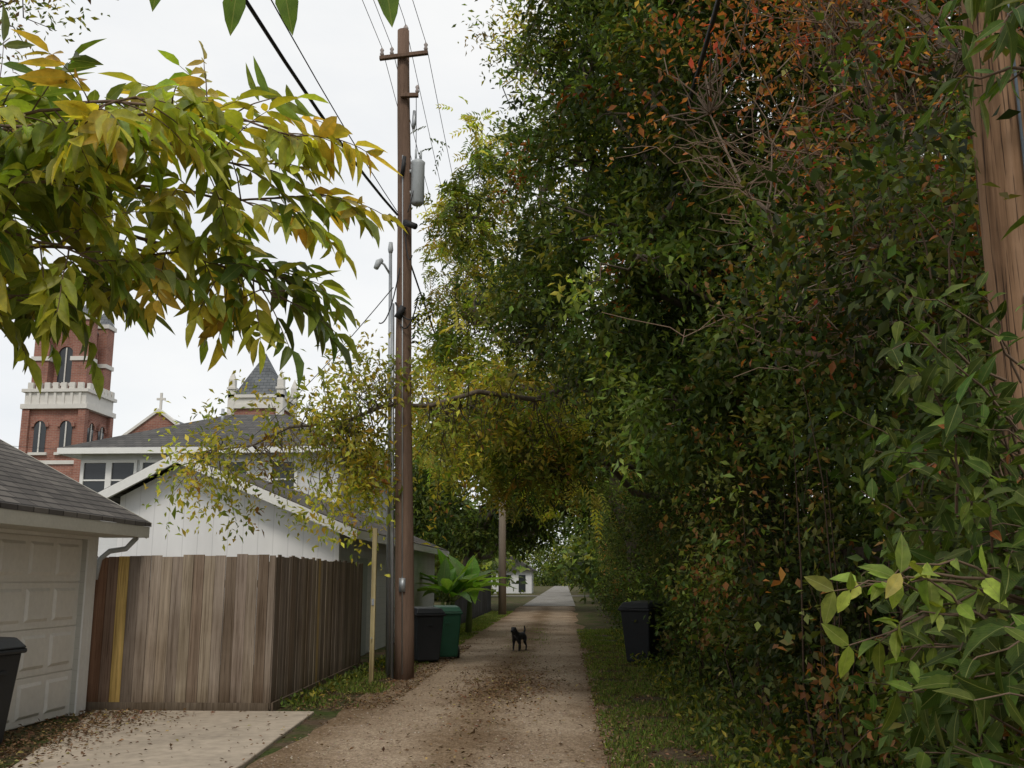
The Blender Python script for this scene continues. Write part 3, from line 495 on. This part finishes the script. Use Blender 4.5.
# limb reaching left over the fence
g=empty("elm_tree"); B=[(-4.9,16.4,3.7,1.3,1.2,.8,230),(-3.5,16.3,4.2,.9,1.1,1.1,300),(-5.9,16.2,3.4,.8,.9,.7,100),(-3.5,16.2,3.2,.9,.8,.8,230),(-2.1,17.8,4.4,1.2,1.3,1.2,360),(-.4,18.2,4.6,1.4,1.8,1.2,420),(-4.6,16.2,3.0,.8,.8,.5,80),(-3.3,16.9,5.2,.6,.8,.6,80),(-5.0,16.5,4.6,.6,.6,.3,20)]
c,CL=crown(B,PG_yel+[(2.5,.18,.21,.04),(.6,.3,.16,.05)],12,.12,.11,.55,-.3,.07,1.3,.42,tone=.7); put("foliage",c,M_leaf,g)
mb=MB(); main=[(3.2,18.4,0),(3.1,18.3,3),(2.4,18.2,5.2)]; mb.tube(bend(main[0],main[2],6,.05),np.linspace(.17,.11,6),10)
path=np.array([(2.4,18.2,5.4),(.8,18,5.35),(-.5,17.5,4.75),(-1.5,17.2,4.85),(-2.3,16.9,4.55),(-3.0,16.5,4.5),(-3.7,16.4,4.2),(-4.6,16.3,4.1),(-5.2,16.3,3.8),(-5.9,16.2,3.7)]); mb.tube(path,np.linspace(.06,.012,10),8)
fp=np.vstack([bend(path[i],path[i+1],6,.02) for i in range(9)]); allp=np.vstack([x[0] for x in CL])
for s in allp[R.choice(len(allp),260,replace=False)]:
    j=np.argmin(((fp-s)**2).sum(1)+R.uniform(0,.5,len(fp))); mb.tube(bend(fp[j],s,5,.3),np.linspace(.012,.004,5),4,False)
mb.build("trunk_and_limbs",M_bark,g,True)
# red leafed trees with bare twigs, right
g=empty("crape_myrtle_tree"); B=[(2.7,9.0,6.4,1.3,1.6,1.4,290),(3.6,8.6,5.0,1.2,1.5,1.4,190),(2.0,9.2,7.9,1.2,1.5,1.0,300),(4.0,8.4,7.4,1.5,1.8,1.5,260),(2.9,8.2,3.9,.9,1.0,.9,80),(1.5,9.4,6.2,.7,.9,.5,45)]
c,CL=crown(B,PG_red,12,.075,.13,.6,-.1,.0,.9,.5,tone=.8); put("foliage",c,M_leaf,g); limbs((3.6,9.3,0),(3.4,9.0,2.8),B,CL,.085,M_pbark,g,420,.12,.4)
mb=MB()
for i in range(42):
    a=np.array([R.uniform(2.8,4.2),R.uniform(8.6,9.6),R.uniform(2.8,6.5)]); e=np.array([R.uniform(1.1,3.2),R.uniform(7.6,9.4),a[2]+R.uniform(-.8,2.4)])
    pts=bend(a,e,8,.14)+np.array([[0,0,.35*math.sin(math.pi*t)] for t in np.linspace(0,1,8)]); mb.tube(pts,np.linspace(.015,.005,8),5,False)
    for k in range(6):
        p=pts[R.randint(2,8)]; d=nrm(e-a+R.normal(size=3)*1.2)*R.uniform(.3,.9); q=bend(p,p+d,5,.3); mb.tube(q,np.linspace(.006,.003,5),4,False)
        if k%2: mb.tube(bend(q[2],q[2]+nrm(d+R.normal(size=3)*.6)*.35,4,.25),np.linspace(.004,.003,4),3,False)
mb.build("bare_twigs",simple("bare_twig",(.25,.175,.125),.85,.3,12,.2,spec=.15),g,True)
g=empty("crape_myrtle_tree"); B=[(2.5,7.4,4.0,.8,1.0,1.0,80),(3.2,7.4,5.6,1.1,1.1,1.3,110),(3.4,7.2,4.0,.8,1,1,80)]
c,CL=crown(B,PG_red+[(7,.12,.155,.035)],9,.065,.15,.6,-.1,-.05,.8,.5); put("foliage",c,M_leaf,g); limbs((3.3,7.7,0),(3.1,7.5,2.4),B,CL,.06,M_pbark,g,220,.12,.4)
g=empty("background_trees"); B=[]
for y in np.arange(6,60,3.2):
    for z in (2.2,5.5,8.8,11.8): B.append((5.6+R.uniform(-.5,.8),y,z,1.9,2.4,2.0,200))
c,CL=crown(B,PG_dark+[(2,.14,.17,.035),(.6,.22,.18,.045),(.4,.24,.09,.035)],22,.17,.2,.6,-.2,-.3,tone=1.7); put("foliage",c,M_leaf,g)
mb=MB()
for y in np.arange(6,58,2.1):
    x=R.uniform(3.6,6); mb.tube(bend((x,y,0),(x+R.uniform(-.8,.6),y+R.uniform(-.5,.5),R.uniform(7,10)),7,.1),np.linspace(.13,.02,7),8)
mb.tube(bend((3.9,9.8,0),(3.0,9.9,9.2),8,.06),np.linspace(.17,.025,8),10)
mb.build("trunks",M_pbark,g,True)
# hedge wall
g=empty("overgrown_hedge"); B=[]
for y in np.arange(6.2,46,1.5):
    wv=.3*math.sin(y*1.1)+R.uniform(-.1,.1); B.append((2.5+wv,y,1.0,.7,.9,.9,200)); B.append((2.6+wv,y,2.6,.9,.9,.9,180)); B.append((2.5,y,4.1,1.1,1.2,.9,150))
c,CL=crown(B,PG_dark+[(1.2,.13,.13,.035),(.35,.22,.13,.045)],20,.09,.11,.4,-.3,-.06,1.0,.5,tone=1.5); put("foliage",c,M_leaf,g)
mb=MB()
for i in range(110):
    y=R.uniform(6,26); x=1.95+R.uniform(-.05,.7); z1=R.uniform(1.0,3.2); mb.tube(bend((x,y,0),(x+R.uniform(-.25,.2),y+R.uniform(-.3,.3),z1),5,.14),np.linspace(R.uniform(.006,.013),.003,5),4,False)
mb.build("stems",simple("dark_stem",(.08,.055,.038),.9,.3,12,.2,spec=.1),g,True)
g=empty("autumn_vine"); B=[(2.0,7.4,.8,.35,.8,.8,80),(2.0,10,1.6,.3,1.3,1.2,70),(1.9,13,2.0,.3,1.2,1.2,60),(1.6,11,2.6,.3,.9,.7,30)]
c,CL=crown(B,[(3,.26,.12,.04),(2,.19,.095,.035),(4,.15,.165,.045)],7,.07,.1,.35,-.5,-.3,.8,.6); put("foliage",c,M_leaf,g)
# distant trees
g=empty("distant_trees"); B=[]
for i in range(46):
    x=R.uniform(-70,70); y=R.uniform(150,230)
    if abs(x+1)<7: y=R.uniform(300,350)
    B.append((x,y,R.uniform(3,5),7,7,R.uniform(4,6.5),110))
B.append((-5,250,5,9,9,7,500)); B.append((4,260,6,9,9,8,500))
for y in (70,85,100,120,140): B.append((7+R.uniform(-1,1),y,4.5,4.6,7,5,330)); B.append((-11.5+R.uniform(-1,1),y+6,4,5,6,4.5,260))
c,CL=crown(B,PG_mid[:2]+PG_dark,14,.65,.6,2.2,-.2,-.3,.1,.6); put("foliage",c,M_leaf,g)
g=empty("elm_tree"); B=[(-6.6,10,9.6,1.4,1.6,1.1,150),(-7.6,11,8.8,1.5,1.6,1.2,200)]
c,CL=crown(B,PG_mid+[(3,.2,.12,.05)],14,.1,.15,.6); put("foliage",c,M_leaf,g); limbs((-12.5,9,0),(-11,9.5,6.5),B,CL,.2,M_bark,g,80)
g=empty("verge_weeds"); n=5200; lf=R.uniform(size=n)<.8; yy=np.where(lf,7.5+22*R.uniform(0,1,n)**1.5,12.75+16*R.uniform(0,1,n)); xx=np.where(lf,R.uniform(1.2,2.3,n),-3.5+R.uniform(-.1,.25,n)); 
leaf_mesh("weeds",np.stack([xx,yy,R.uniform(.01,.25,n)*np.where(lf,1,.5)],1),nrm(R.normal(size=(n,3))+np.array([0,0,.8])),nrm(R.normal(size=(n,3))*.6+np.array([0,0,1])),R.uniform(.05,.12,n),R.uniform(.025,.05,n),jit(pick(PG_dark+PG_mid,n),n),M_leaf,g)
# ---------------------------------------------------------------- grass
def grass(name,n,fx,fy,hmin=.03,hmax=.09):
    y=fy(n); x=fx(n,y); keep=np.array([noise.noise((a*1.3,b_*1.3,0))>-.08+R.uniform(-.2,.2) for a,b_ in zip(x,y)]); x=x[keep];y=y[keep]; n=len(x)
    h=R.uniform(hmin,hmax,n); D=nrm(R.normal(size=(n,3))*.45+np.array([0,0,1])); N=nrm(R.normal(size=(n,3)))
    leaf_mesh(name,np.stack([x,y,np.zeros(n)],1),D,N,h,.006+.0004*y,jit(pick([(3,.14,.20,.04),(2,.20,.25,.05),(1,.26,.23,.085),(2,.085,.13,.03)],n),n),M_leaf)
grass("grass",70000,lambda n,y: .35+R.uniform(0,1,n)**.8*1.75,lambda n: 7+26*R.uniform(0,1,n)**1.5)
grass("grass",42000,lambda n,y: -2.6-R.uniform(0,1,n)*1.1,lambda n: 13+38*R.uniform(0,1,n)**1.1)
grass("grass",8000,lambda n,y: -1.05+R.normal(size=n)*.22,lambda n: R.normal(28,5,n),.02,.06)
# ---------------------------------------------------------------- leaf litter
def litter(n,fx,fy,z=.02):
    y=fy(n); x=fx(n,y); D=nrm(np.stack([R.normal(size=n),R.normal(size=n),R.normal(size=n)*.25],1)); N=nrm(R.normal(size=(n,3))*.35+np.array([0,0,1]))
    L=R.uniform(.02,.065,n); return np.stack([x,y,np.full(n,z)+R.uniform(0,.02,n)],1),D,N,L
parts=[litter(1500,lambda n,y:R.uniform(-2.9,.8,n),lambda n:6+30*R.uniform(0,1,n)**1.5,.035),
 litter(6500,lambda n,y:-2.25-R.uniform(0,1,n)**1.2*1.3,lambda n:12.7+12*R.uniform(0,1,n),.012),
 litter(8000,lambda n,y:.3+R.uniform(0,1,n)*1.8,lambda n:7+18*R.uniform(0,1,n)**1.4,.03),
 litter(2600,lambda n,y:-.9+R.normal(size=n)*.42,lambda n:R.normal(15.5,1.6,n),.035),
 litter(700,lambda n,y:-1.05+R.normal(size=n)*.25,lambda n:7+14*R.uniform(0,1,n),.035),
 litter(3600,lambda n,y:-5.2+R.normal(size=n)*.36-(y-9)*.05,lambda n:R.uniform(7.5,12.3,n),.04),
 litter(220,lambda n,y:R.uniform(-5.3,-2.8,n),lambda n:R.uniform(7.5,12.4,n),.037)]
P=np.vstack([p[0] for p in parts]); D=np.vstack([p[1] for p in parts]); N=np.vstack([p[2] for p in parts]); L=np.concatenate([p[3] for p in parts]); n=len(P)
ok=P[:,0]>-5.85
leaf_mesh("fallen_leaves",P[ok],D[ok],N[ok],L[ok],L[ok]*.5,jit(pick([(4,.15,.09,.05),(3,.21,.135,.07),(3,.10,.062,.037),(.6,.32,.25,.09)],n),n)[ok],M_attr)
n=8000; y=6+16*R.uniform(0,1,n)**1.5; x=R.uniform(-2.7,.5,n)
leaf_mesh("gravel_stones",np.stack([x,y,np.full(n,.034)],1),nrm(np.stack([R.normal(size=n),R.normal(size=n),np.zeros(n)],1)),np.tile([0,0,1.],(n,1))+R.normal(size=(n,3))*.2,R.uniform(.012,.03,n),R.uniform(.01,.028,n),jit(pick([(2,.35,.28,.21),(2,.24,.185,.14),(.6,.46,.40,.33)],n),n),simple("stone_chips",(1,1,1),.9,.1,20,0,useattr=True))
# ---------------------------------------------------------------- banana plant
def banana(x,y,s,n):
    g=empty("banana_plant",(x,y,0)); mb=MB(); P=[];D=[];N=[]
    for k in range(3):
        bx,by=R.uniform(-.3,.3,2); mb.tube([(bx,by,0),(bx*1.1,by*1.1,.5*s),(bx*1.2,by*1.2,1.0*s)],[.09,.075,.05],10)
        for q in range(n):
            a=R.uniform(0,6.28); el=R.uniform(.4,1.35); d=np.array([math.cos(a)*math.cos(el),math.sin(a)*math.cos(el),math.sin(el)]); p=np.array([bx*1.2,by*1.2,1.0*s])
            mb.tube([p,p+d*.3],[.03,.02],6); P.append(p+d*.28); D.append(d); N.append([-math.cos(a)*math.sin(el),-math.sin(a)*math.sin(el),math.cos(el)])
    n=len(P); mb.build("stems",simple("banana_stem",(.16,.2,.07),.6,.2,6,.1),g,True)
    leaf_mesh("leaves",P,D,N,R.uniform(.8,1.25,n)*s,R.uniform(.34,.5,n)*s,jit(pick([(2,.15,.29,.055),(2,.22,.39,.08)],n),n,.15),M_near,g,1,.5,.08)
banana(-3.2,31,1.15,6); banana(-3.45,29.5,.95,6)
# ---------------------------------------------------------------- foreground pecan branch (upper left)
g=empty("pecan_branch"); tw=MB(); P=[];D=[];N=[];L=[];W=[];C=[]
def compound(p,d,ln,npair,ll,col):
    p=np.array(p,float); d=nrm(d); pts=[p.copy()]; dd=d.copy(); st=8
    for k in range(st):
        dd=nrm(dd+np.array([0,0,-.09])+R.normal(size=3)*.03); pts.append(pts[-1]+dd*ln/st)
    pts=np.array(pts); tw.tube(pts,np.linspace(.0028,.0012,len(pts)),4,False)
    sd=nrm(np.cross(d,[0,0,1])+R.normal(size=3)*.35)
    for q in range(npair):
        t=.28+.68*q/(npair-1); i=min(int(t*st),st-1); c=pts[i]+(pts[i+1]-pts[i])*(t*st-i); ax=nrm(pts[i+1]-pts[i])
        for sg in (1,-1):
            if R.uniform()<.05: continue
            P.append(c); D.append(nrm(ax*.62+sd*sg*.85+np.array([0,0,-.42])+R.normal(size=3)*.18)); N.append(nrm(np.cross(ax,sd)*(1 if np.cross(ax,sd)[2]>0 else -1)+R.normal(size=3)*.35))
            l=ll*(.65+.5*math.sin(math.pi*min(1,t)))*R.uniform(.85,1.15); L.append(l); W.append(l*R.uniform(.29,.37)); C.append(col)
    P.append(pts[-1]); D.append(nrm(pts[-1]-pts[-2])); N.append(nrm(R.normal(size=3)*.3+np.array([0,0,1]))); L.append(ll*1.05); W.append(ll*.34); C.append(col)
ypal=[(3,.40,.38,.06),(3,.31,.35,.06),(2,.20,.26,.05),(1,.46,.35,.07)]
gpal=[(3,.15,.20,.04),(3,.085,.125,.028),(2,.25,.28,.05)]
br=[[(-3.6,3.0,3.5),(-2.4,3.05,3.25),(-1.7,3.05,3.18),(-1.2,3.0,3.14),(-.85,2.95,3.0)],
    [(-3.6,3.2,3.3),(-2.3,3.2,2.95),(-1.75,3.15,2.98),(-1.2,3.1,2.86),(-.80,3.1,2.86)],
    [(-3.3,2.9,3.1),(-2.2,2.85,2.78),(-1.7,2.8,2.66),(-1.4,2.8,2.54)],
    [(-3.4,3.4,3.2),(-2.4,3.4,2.95),(-1.9,3.35,2.76),(-1.4,3.3,2.76),(-1.0,3.3,2.66)],
    [(-2.4,3.05,3.25),(-2.0,3.3,3.34),(-1.6,3.4,3.27),(-1.15,3.45,3.3)],
    [(-2.3,3.1,3.0),(-1.9,2.75,3.02),(-1.5,2.6,2.92),(-1.2,2.55,2.94)],
    [(-3.0,3.2,3.0),(-2.4,3.0,2.65),(-2.0,3.0,2.52),(-1.75,3.0,2.48)],
    [(-3.0,3.3,3.3),(-2.2,3.5,3.05),(-1.6,3.6,3.12),(-1.05,3.6,2.98)],
    [(-3.0,2.9,3.2),(-2.2,2.9,3.12),(-1.7,2.85,3.0),(-1.25,2.85,3.04)],
    [(-2.4,3.1,3.0),(-1.7,3.2,2.84),(-1.3,3.2,2.70),(-1.05,3.2,2.6),(-.98,3.2,2.54)],
    [(-2.8,2.8,3.0),(-2.2,2.7,2.8),(-1.8,2.7,2.74),(-1.5,2.7,2.76)],
    [(-3.0,3.3,2.9),(-2.3,3.3,2.78),(-1.9,3.3,2.66),(-1.65,3.3,2.62)],
    [(-2.6,3.1,3.1),(-1.9,3.0,3.08),(-1.4,3.0,3.04),(-1.0,3.0,2.92)]]
for bi,b_ in enumerate(br):
    b_=np.array(b_); m=len(b_); fine=np.array([[np.interp(t,range(m),b_[:,k]) for k in range(3)] for t in np.linspace(0,m-1,16)]); fine[1:-1]=(fine[:-2]+fine[1:-1]*2+fine[2:])/4; fine[1:-1]+=R.normal(size=(14,3))*.01
    tw.tube(fine,np.linspace(.009,.003,16),6)
    nl=24
    for k in range(nl):
        t=.25+.75*(k/(nl-1)); f=t*15; i=min(int(f),14); c=fine[i]+(fine[i+1]-fine[i])*(f-i); d=np.array([R.uniform(-.5,1.0),R.uniform(-.9,.7),R.uniform(-.9,.6)])
        if k>nl-4: d=np.array([1,R.uniform(-.3,.3),R.uniform(-.5,.4)])
        col=pick(ypal if (c[0]>-1.5 or R.uniform()<.6) else gpal,1)[0]
        if c[2]<2.7 and R.uniform()<.5: col=pick(gpal,1)[0]
        compound(c,d,R.uniform(.18,.3),R.randint(4,6),R.uniform(.095,.135),col)
n=len(P); leaf_mesh("leaflets",np.array(P),np.array(D),np.array(N),np.array(L),np.array(W),jit(np.array(C),n,.2),M_near,g,1,.16,.1); tw.build("twigs",M_twig,g,True)
g=empty("overhanging_twig"); tw=MB(); P=[];D=[];N=[];L=[];W=[];C=[]
tw.tube([(-1.2,1.2,2.72),(-.7,1.35,2.62),(-.3,1.4,2.56)],[.006,.005,.003],6)
for x,z,dx in ((-.50,2.515,-.3),(-.43,2.515,.4),(-.27,2.52,.3),(-.62,2.56,-.5)):
    P.append((x,1.38,z)); D.append((dx*.5,.1,-1)); N.append((.2,-1,.1)); L.append(.085); W.append(.036); C.append((.11,.19,.035))
leaf_mesh("leaves",P,np.array(D),np.array(N),np.array(L),np.array(W),np.array(C),M_near,g,1,.1,.05); tw.build("twig",M_twig,g,True)
# ---------------------------------------------------------------- foreground shrubs (right)
def shrub(name,stems,pal,ll,wr,per,droop=.25,dd=-.2,ny=-.4):
    g=empty(name); mb=MB(); P=[];D=[];N=[];L=[];W=[];C=[]
    for (a,b_,h) in stems:
        a=np.array(a);b_=np.array(b_); pts=np.array([a+(b_-a)*t+np.array([0,0,h*4*t*(1-t)])+R.normal(size=3)*.012 for t in np.linspace(0,1,9)]); mb.tube(pts,np.linspace(.007,.002,9),5,False)
        base=pick(pal,1)[0]
        for k in range(per):
            t=.25+.75*k/(per-1); f=t*8; i=min(int(f),7); c=pts[i]+(pts[i+1]-pts[i])*(f-i); ax=nrm(pts[i+1]-pts[i]); s=nrm(np.cross(ax,R.normal(size=3)))
            for sg in (1,-1):
                P.append(c); D.append(nrm(ax*.5+s*sg+np.array([0,0,dd])+R.normal(size=3)*.2)); N.append(nrm(np.array([-.2,ny,.7])+R.normal(size=3)*.55)); l=ll*R.uniform(.6,1.25); L.append(l); W.append(l*wr*R.uniform(.85,1.15))
                C.append(base if R.uniform()<.6 else pick(pal,1)[0])
    n=len(P); leaf_mesh("leaves",np.array(P),np.array(D),np.array(N),np.array(L),np.array(W),jit(np.array(C),n,.25),M_shrub,g,1,droop,.07); mb.build("stems",M_twig,g,True)
spal=[(4,.045,.072,.014),(3,.065,.103,.02),(1.5,.10,.155,.03),(.3,.19,.24,.045),(.12,.24,.085,.03)]
st=[]
for i in range(170):
    a=(R.uniform(2.0,3.0),R.uniform(4.2,6.2),R.uniform(.0,1.9)); e=(R.uniform(1.55,2.7),a[1]+R.uniform(-.7,.3),min(a[2]+R.uniform(-.2,1.0),2.6))
    st.append((a,e,R.uniform(.05,.25)))
shrub("privet_shrub",st,spal,.11,.46,9)
st=[]
for i in range(120):
    y=R.uniform(2.9,4.3); z=R.uniform(.3,1.7); a=(y*.50+R.uniform(0,.5),y+R.uniform(0,.4),z); lim=.33+.05*math.sin(z*5)+max(0,z-1.3)*.12
    e=(y*R.uniform(lim,.55),y+R.uniform(-.3,.2),z+R.uniform(-.15,.45)); st.append((a,e,R.uniform(.03,.15)))
shrub("privet_shrub",st,spal,.12,.46,8,dd=-.3)
st=[]
for i in range(34):
    y=R.uniform(3.8,4.8); z=R.uniform(1.5,2.5); st.append(((y*R.uniform(.40,.5),y+.2,z),(y*R.uniform(.32,.43),y-R.uniform(-.1,.2),z+R.uniform(0,.5)),.08))
shrub("privet_shrub",st,spal,.115,.44,7,dd=-.3)
st=[((1.45,3.3,R.uniform(1.25,1.6)),(R.uniform(.84,1.1),R.uniform(3.1,3.4),R.uniform(1.35,1.75)),.05) for i in range(9)]
shrub("privet_shrub",st,[(3,.22,.29,.055),(2,.12,.17,.035)],.10,.46,4)
st=[]
for i in range(14):
    a=(R.uniform(1.55,2.0),R.uniform(2.9,3.4),R.uniform(3.25,3.7)); st.append((a,(a[0]-R.uniform(.1,.45),a[1]-R.uniform(-.2,.3),a[2]-R.uniform(.0,.2)),.06))
for i in range(3):
    a=(1.9,3.1,R.uniform(2.5,2.9)); st.append((a,(R.uniform(1.38,1.5),3.0,a[2]-R.uniform(-.1,.2)),.04))
shrub("overhanging_laurel",st,[(3,.06,.10,.023),(2,.085,.135,.03)],.13,.24,6,droop=.3,dd=-.6)
st=[]
for k in range(60):
    y=R.uniform(5.6,6.6); a=(R.uniform(2.2,3.4),y,R.uniform(1.8,3.6)); st.append((a,(a[0]+R.uniform(-.6,.2),y+R.uniform(-.3,.2),a[2]+R.uniform(.1,.8)),.1))
shrub("privet_shrub",st,[(3,.055,.088,.022),(2,.09,.135,.03),(.5,.28,.11,.045)],.09,.42,8)
print("faces",sum(len(o.data.polygons) for o in scene.objects if o.type=='MESH'))
